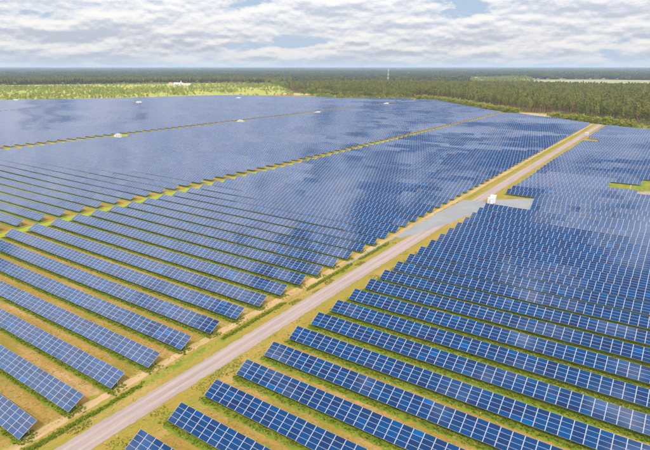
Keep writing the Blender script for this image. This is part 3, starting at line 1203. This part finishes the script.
# ------------------------------------------------------------------ buildings and small structures
def cabin(name, label, loc, rotz, w, d, h, annex=True, group=None):
    root = thing(name, label, 'cabin', loc, rotz, group)
    mb = MB().box(-w / 2 - .15, w / 2 + .15, -d / 2 - .15, d / 2 + .15, 0.0, .30)
    mb.build('plinth', M['concrete'], root)
    MB().box(-w / 2, w / 2, -d / 2, d / 2, .30, h).build('body', M['white'], root)
    MB().box(-w / 2 - .12, w / 2 + .12, -d / 2 - .12, d / 2 + .12, h, h + .16).build('roof', M['grey_roof'], root)
    for s in (-1, 1):
        cx = s * w * .22
        dr = MB().box(cx - .55, cx + .55, -d / 2 - .05, -d / 2, .32, 2.25).build('door', M['door_grey'], root)
        MB().box(cx + .38, cx + .44, -d / 2 - .11, -d / 2 - .05, 1.15, 1.4).build('handle', M['steel'], dr)
    vm = MB()
    for q in range(5):
        vm.box(w / 2, w / 2 + .05, -.5, .5, 1.3 + q * .16, 1.39 + q * .16)
    vm.build('vent', M['door_grey'], root)
    if annex:
        MB().box(-w / 2 - 2.6, -w / 2 - .5, -d * .4, d * .4, .1, h * .72).build('annex', M['white'], root)
        MB().box(-w / 2 - 2.7, -w / 2 - .4, -d * .4 - .1, d * .4 + .1, h * .72, h * .72 + .12).build('annex_roof', M['grey_roof'], root)
    return root


root = thing('transformer_cabin', 'white transformer cabin of two joined blocks on the grey gravel pad beside the road', 'cabin', (-66.3, 231.6, 0.03), R(8))
root.scale = (0.9, 0.9, 0.88)
MB().box(-1.9, 1.9, -1.3, 4.6, 0, .22).build('plinth', M['brown'], root)
MB().box(-1.7, 0.9, -1.1, 1.3, .22, 3.0).build('body', M['white'], root)
MB().box(-1.82, 1.02, -1.22, 1.3, 3.0, 3.16).build('roof', M['grey_roof'], root)
MB().box(-0.9, 1.7, 1.305, 4.4, .22, 3.7).build('body', M['white'], root)
MB().box(-1.05, 1.85, 1.302, 4.55, 3.7, 3.9).build('roof', M['grey_roof'], root)
dr = MB().box(-1.2, -.2, -1.16, -1.1, .25, 2.3).build('door', M['door_grey'], root)
MB().box(-.4, -.34, -1.22, -1.16, 1.2, 1.45).build('handle', M['steel'], dr)
vm = MB()
for q in range(6):
    vm.box(1.7, 1.75, 2.0, 3.6, 1.3 + q * .2, 1.42 + q * .2)
vm.build('vent', M['door_grey'], root)

cabin('transformer_cabin', 'small white cabin beside the far end of the dirt road', (-70.6, 528, 0), R(4), 2.6, 2.0, 2.5, False)
cabin('transformer_cabin', 'white cabin with low annex on the long second grass strip, closest to the camera', (-413, 277.5, 0), R(3), 5.0, 2.3, 2.9)
cabin('transformer_cabin', 'white cabin on the second grass strip, second nearest, by a brown bare patch', (-411, 432.5, 0), R(-2), 5.0, 2.3, 2.9)
cabin('transformer_cabin', 'white cabin on the second grass strip, third along it towards the forest', (-407, 579, 0), R(2), 5.2, 2.3, 2.9)
cabin('transformer_cabin', 'white cabin on the second grass strip, farthest one, close to the forest edge', (-413, 786.5, 0), R(2), 5.2, 2.3, 3.0)
cabin('transformer_cabin', 'white cabin among the grey distant panels on the third, faint strip', (-774, 567, 0), R(0), 10.0, 2.8, 3.8)
cabin('transformer_cabin', 'white cabin near the back edge of the panels below the bare clearing', (-717, 752, 0), R(0), 7.5, 2.8, 4.2)
cabin('transformer_cabin', 'white cabin at the meadow edge in the far west corner of the panels', (-1009, 478, 0), R(20), 11.0, 3.0, 3.6)

g = thing('entrance_gate', 'pale grey metal gate across the far end of the dirt road', 'gate', (-74, 646, 0))
for s in (-1, 1):
    MB().box(s * 3.4 - .15, s * 3.4 + .15, -.15, .15, 0, 2.2).build('gate_post', M['concrete'], g)
    mb = MB()
    for z in (.35, 1.1, 1.85):
        mb.box(min(s * .06, s * 3.2), max(s * .06, s * 3.2), -.04, .04, z, z + .1)
    for q in range(9):
        x = s * (.1 + q * .385)
        mb.box(x - .05, x + .05, -.03, .03, .3, 2.0)
    mb.build('gate_leaf', M['steel'], g)
p = thing('marker_post', 'thin pale post standing at the grass opening beside the forked path', 'post', (-16.5, 300.5, 0))
MB().bar((0, 0, 0), (0, 0, 2.6), .09, .07, 8).build('pole', M['white'], p)
MB().box(-.22, .22, -.10, .12, 1.6, 2.2).build('meter_box', M['grey_roof'], p)

# lattice mast
t = thing('lattice_mast', 'tall pale lattice mast with faded red bands rising above the forest to the horizon', 'mast', (-864, 1647, 0), R(20))
levels = 9
Ht = 58.0
def hw(z): return 2.7 * (1 - z / Ht) + 0.9 * (z / Ht)
for k in range(levels):
    z0, z1 = Ht * k / levels, Ht * (k + 1) / levels
    a, b2 = hw(z0), hw(z1)
    mb = MB()
    cs = [(-1, -1), (1, -1), (1, 1), (-1, 1)]
    for i in range(4):
        (sx, sy), (tx, ty) = cs[i], cs[(i + 1) % 4]
        mb.bar((sx * a, sy * a, z0), (sx * b2, sy * b2, z1), .26, .26, 5)
        mb.bar((sx * a, sy * a, z0), (tx * b2, ty * b2, z1), .15, .15, 4)
        mb.bar((tx * a, ty * a, z0), (sx * b2, sy * b2, z1), .15, .15, 4)
        mb.bar((sx * b2, sy * b2, z1), (tx * b2, ty * b2, z1), .15, .15, 4)
    mb.build('lattice_section', M['faded_red'] if k % 2 == 0 else M['white'], t)
MB().bar((0, 0, Ht), (0, 0, Ht + 13), .32, .12, 6).build('antenna', M['white'], t)
for q in range(3):
    a = q * 2.1
    MB().box(math.cos(a) * 1.6 - .35, math.cos(a) * 1.6 + .35, math.sin(a) * 1.6 - .35, math.sin(a) * 1.6 + .35, Ht - 7, Ht - 3.5).build('antenna_panel', M['white'], t)


def house(label, loc, rotz, w, d, ze, zr, wall, roof, name='house', nwin=3, group=None, cat='house'):
    h = thing(name, label, cat, loc, rotz, group)
    MB().gable_walls(-w / 2, w / 2, -d / 2, d / 2, 0, ze, zr).build('wall', wall, h)
    rf = MB().gable(-w / 2, w / 2, -d / 2, d / 2, ze, zr, .5, .2).build('roof', roof, h)
    MB().box(w * .2, w * .2 + .8, -.4, .4, (ze + zr) / 2, zr + 1.2).build('chimney', M['red_roof'], rf)
    for i in range(nwin):
        x = -w / 2 + w * (i + 1) / (nwin + 1)
        f = MB().box(x - .75, x + .75, -d / 2 - .06, -d / 2, 1.0, 2.5).build('window', M['white'], h)
        MB().box(x - .62, x + .62, -d / 2 - .09, -d / 2 - .06, 1.12, 2.38).build('pane', M['glass'], f)
    return h


house('long white farm hall with dark window band before the left pine wood', (-1487, 1258, 0), R(32), 30, 12, 4.6, 7.6, M['white'], M['grey_roof'], 'farm_building', 6, cat='farm building')
house('low farm shed with a pinkish roof beside the white farm hall', (-1428, 1238, 0), R(30), 40, 12, 3.6, 6.4, M['plaster'], plain('pink_roof', (0.62, 0.42, 0.36), .7, 0, .15, .3), 'farm_building', 4, cat='farm building')
house('small white farm house with red end at the edge of the farm', (-1531, 1262, 0), R(25), 12, 9, 5.0, 8.0, M['white'], M['red_roof'], 'farm_building', 2, cat='farm building')
s_ = thing('silo', 'slim white silo standing behind the farm hall against the dark pine wood', 'silo', (-1512, 1292, 0))
MB().bar((0, 0, 0), (0, 0, 11.0), 1.8, 1.8, 14).build('drum', M['white'], s_)
MB().bar((0, 0, 11.0), (0, 0, 12.4), 1.9, .25, 14).build('cap', M['grey_roof'], s_)
vill = [(-606, 2905, 'white', 'dark_roof'), (-567, 2990, 'plaster', 'red_roof'), (-548, 3010, 'white', 'grey_roof'), (-502, 3040, 'plaster', 'grey_roof'), (-474, 3060, 'white', 'dark_roof'),
        (-440, 3085, 'white', 'red_roof'), (-408, 3105, 'plaster', 'red_roof'), (-380, 3122, 'white', 'grey_roof'), (-352, 3060, 'white', 'grey_roof'), (-320, 3140, 'plaster', 'dark_roof'),
        (-655, 2915, 'white', 'grey_roof'), (-690, 2935, 'white', 'dark_roof'), (-240, 3190, 'white', 'dark_roof'), (-1063, 2664, 'plaster', 'red_roof'), (-930, 2756, 'white', 'grey_roof')]
for i, (x, y, w_, r_) in enumerate(vill):
    sc = (1.0 + .6 * ((i * 37) % 10) / 10) * (0.7 if i > 12 else 1.0)
    lab = {13: 'lone house with red roof behind the right pine wood', 14: 'lone pale house behind the right pine wood near the green clearing'}.get(i)
    if lab is None:
        rn = {'red_roof': 'red', 'dark_roof': 'dark', 'grey_roof': 'pale grey'}[r_]
        lab, grp = f'village house with {rn} roof along the far side of the pale fields', f'village houses with {rn} roofs'
    else:
        grp = None
    house(lab, (x, y, 0), R(20 + (i * 53) % 40), 15 * sc, 10 * sc, 5.5 * sc, 9.0 * sc, M[w_], M[r_], 'house', 3, grp)

# ------------------------------------------------------------------ trees
def place(kind_list, name, label, cat, group, pts, smin, smax, pname=('trunk', 'crown')):
    for x, y in pts:
        tm, cm = kind_list[int(rng.integers(0, len(kind_list)))]
        s = float(rng.uniform(smin, smax))
        o = thing(name, label, cat, (float(x), float(y), -0.1), float(rng.uniform(0, 6.283)), group)
        o.scale = (s, s, s * float(rng.uniform(.92, 1.1)))
        link(pname[0], tm, o)
        link(pname[1], cm, o)


def along(line, sp, width, jit=.35):
    out = []
    for a, b2 in zip(line[:-1], line[1:]):
        a, b2 = np.array(a, float), np.array(b2, float)
        d = b2 - a
        ln = np.hypot(*d)
        nrm = np.array([-d[1], d[0]]) / ln
        m = max(1, int(ln / sp))
        for i in range(m):
            p = a + d * ((i + rng.uniform(-jit, jit)) / m)
            out.append(p + nrm * rng.uniform(-width, width))
    return np.array(out)


# young bushy belt in front of the right wood
belt1 = along([(-640, 912), (-560, 868), (-520, 905), (-462, 958)], 4.6, 5)
belt2 = along([(-440, 958), (-384, 935), (-300, 846), (-226, 758), (-182, 727)], 1.75, 3.8)
belt3 = along([(-136, 688), (-96, 662), (-66, 641), (-40, 628)], 1.5, 2.6)
place(BUSHES, 'bush', 'round light green bush in the low belt between solar panels and pine wood', 'bush', 'bushes in the belt before the pine wood', np.concatenate([belt1, belt2]), 1.05, 1.45, ('stem', 'foliage'))
place(BUSHES, 'bush', 'round bush in the short belt east of the brown clearing', 'bush', 'bushes in the short belt', belt3, .95, 1.3, ('stem', 'foliage'))
low3 = along([(-44, 626), (0, 612), (60, 585), (120, 555)], 2.6, 5)
place(BUSHES, 'bush', 'loose bush at the wood edge past the far end of the road', 'bush', 'bushes past the road end', low3, .5, .95, ('stem', 'foliage'))
bl = along([(-715, 962), (-620, 922), (-560, 900), (-515, 930), (-458, 982)], 5.0, 10)
place(BROADS, 'broadleaf_tree', 'bright green broadleaf tree at the near corner of the right pine wood', 'tree', 'broadleaf trees at the wood corner', bl, .8, 1.25)
place(BROADS, 'broadleaf_tree', 'yellow green broadleaf tree before the pines by the far road end', 'tree', 'broadleaf trees by the road end', np.concatenate([along([(-110, 700), (-60, 665), (20, 640)], 15, 6), along([(-34, 632), (-8, 622)], 7, 4)]), .55, .85)

# right pine wood: the front trees singly, the rest as one mass
gx, gy = jitter_grid(-980, 420, 480, 1720, 6.3)
ok = in_poly(gx, gy, RFOREST) & in_view(gx, gy, 35)
gx, gy = gx[ok], gy[ok]
shore = np.array(RFOREST[1:15], float)
dmin = np.full(len(gx), 1e9)
for a, b2 in zip(shore[:-1], shore[1:]):
    d = b2 - a
    tt = np.clip(((gx - a[0]) * d[0] + (gy - a[1]) * d[1]) / (d @ d), 0, 1)
    dmin = np.minimum(dmin, np.hypot(gx - a[0] - tt * d[0], gy - a[1] - tt * d[1]))
order = np.argsort(dmin * 2.2 + np.hypot(gx, gy) * .05)
front, rest = order[:300], order[300:]
fp = np.stack([gx[front], gy[front]], 1)
for lo, hi, where in ((-2000, -420, 'behind the bright broadleaf trees'), (-420, -180, 'behind the long low bush belt'), (-180, -40, 'by the brown clearing and road end'), (-40, 2000, 'past the end of the road')):
    pk = (fp[:, 0] >= lo) & (fp[:, 0] < hi)
    place(PINES, 'pine_tree', f'tall pine with brown trunk at the wood front {where}', 'tree', f'front pines {where}', fp[pk], .85, 1.1)
rp = np.stack([gx[rest], gy[rest], np.full(len(rest), -.15)], 1)
scatter('pine_wood', rp, 'pine', rng.uniform(.78, 1.22, len(rp)), 'dense olive green pine wood behind the panels on the right', 'forest')

# left pine wood front and mixed trees
lbase = [(-2900, 0), (-2420, 560), (-1986, 894), (-1768, 1177), (-1523, 1496), (-1225, 1560), (-1060, 1350), (-930, 1190)]
lp = []
for off in range(0, 120, 9):
    l2 = [(x - off * .62, y + off * .78) for x, y in lbase]
    lp.append(along(l2, 8.0, 4))
lp = np.concatenate(lp)
lp = lp[in_view(lp[:, 0], lp[:, 1], 35) & ~in_poly(lp[:, 0], lp[:, 1], RFOREST)]
scatter('left_pine_wood', np.c_[lp, np.full(len(lp), -.2)], 'pine', rng.uniform(.95, 1.3, len(lp)), 'distant dark pine wood with brown trunks behind the meadow', 'forest')
lb = np.concatenate([along([(-2140, 930), (-2050, 990)], 7, 9), along([(-1855, 1115), (-1835, 1135)], 9, 5), along([(-1440, 1700), (-1250, 1840)], 12, 22), along([(-1290, 1520), (-1000, 1260), (-900, 1140)], 12, 14), along([(-1240, 1640), (-950, 1330)], 18, 25)])
place(BROADS, 'broadleaf_tree', 'bright green broadleaf tree at the edge of the wood behind the meadow', 'tree', 'broadleaf trees behind the meadow', lb, .9, 1.4)

# shrubs on the meadow
gx, gy = jitter_grid(-2500, -690, 100, 1560, 10)
keep = in_poly(gx, gy, MEADOW) & ~in_poly(gx, gy, FIELD) & in_view(gx, gy, 35) & (0.5 * snoise(gx, gy, .03, 51) + 0.8 * snoise(gx, gy, .008, 53) + rng.normal(0, .7, len(gx)) > .15)
gx, gy = gx[keep], gy[keep]
d = np.hypot(gx, gy)
o_ = np.argsort(d)
nr, fr = o_[:200], o_[200:]
place(SHRUBS, 'shrub', 'small scattered shrub on the yellow meadow just behind the panels', 'shrub', 'shrubs on the near side of the meadow', np.stack([gx[nr], gy[nr]], 1), .6, 1.5, ('stem', 'foliage'))
scatter('meadow_shrubs', np.c_[gx[fr], gy[fr], np.full(len(fr), -.15)], 'shrub', rng.uniform(.5, 1.7, len(fr)) * np.where(rng.random(len(fr)) < .06, 1.8, 1.0), 'many scattered green shrubs on the yellow meadow further back', 'shrubs')
for (x, y), lab in (((-1008, 640), 'white blossoming shrub at the meadow edge just behind the panels'), ((-905, 905), 'pale blossoming shrub on the meadow below the farm')):
    tm, cm, _, _ = broad_meshes(77, 6.5, 2.6, 160, .5, 'blossom', .05, 12)
    b_ = thing('blossoming_shrub', lab, 'shrub', (x, y, -.1))
    link('stem', tm, b_)
    link('foliage', cm, b_)

# far forest to the horizon
mx, my = jitter_grid(-1200, -380, 1560, 3500, 21)
mk = in_poly(mx, my, CROPS[1]) & (snoise(mx, my, .01, 71) > -.1)
scatter('far_bushes', np.c_[mx[mk], my[mk], np.full(mk.sum(), -.2)], 'broad', rng.uniform(.35, .9, mk.sum()), 'scattered light green trees on the far meadow behind the right pine wood', 'trees')
excl = [MEADOW, RFOREST, FIELD] + CROPS
pts, scl = [], []
for d0, d1, sp, s in ((1500, 4200, 26, 1.0), (4200, 8000, 48, 1.7), (8000, 15000, 95, 3.0), (15000, 26000, 190, 5.0)):
    gx, gy = jitter_grid(-d1, d1 * .5, 0, d1, sp)
    dd = np.hypot(gx, gy)
    ok = (dd > d0) & (dd <= d1) & in_view(gx, gy, 35)
    gx, gy, dd = gx[ok], gy[ok], dd[ok]
    ok = np.ones(len(gx), bool)
    for e in excl:
        ok &= ~in_poly(gx, gy, e)
    # clearings
    ok &= snoise(gx, gy, .0022, 61) < 1.25
    gx, gy = gx[ok], gy[ok]
    pts.append(np.stack([gx, gy, np.full(len(gx), -.3 - (s - 1) * 12.0)], 1))
    scl.append(s * rng.uniform(.85, 1.12, len(gx)))
pts, scl = np.concatenate(pts), np.concatenate(scl)
scatter('far_forest', pts, 'clump', scl, 'endless flat forest fading to blue at the horizon', 'forest')
print('far', len(pts), 'pines', len(rp), 'tufts', len(tp))
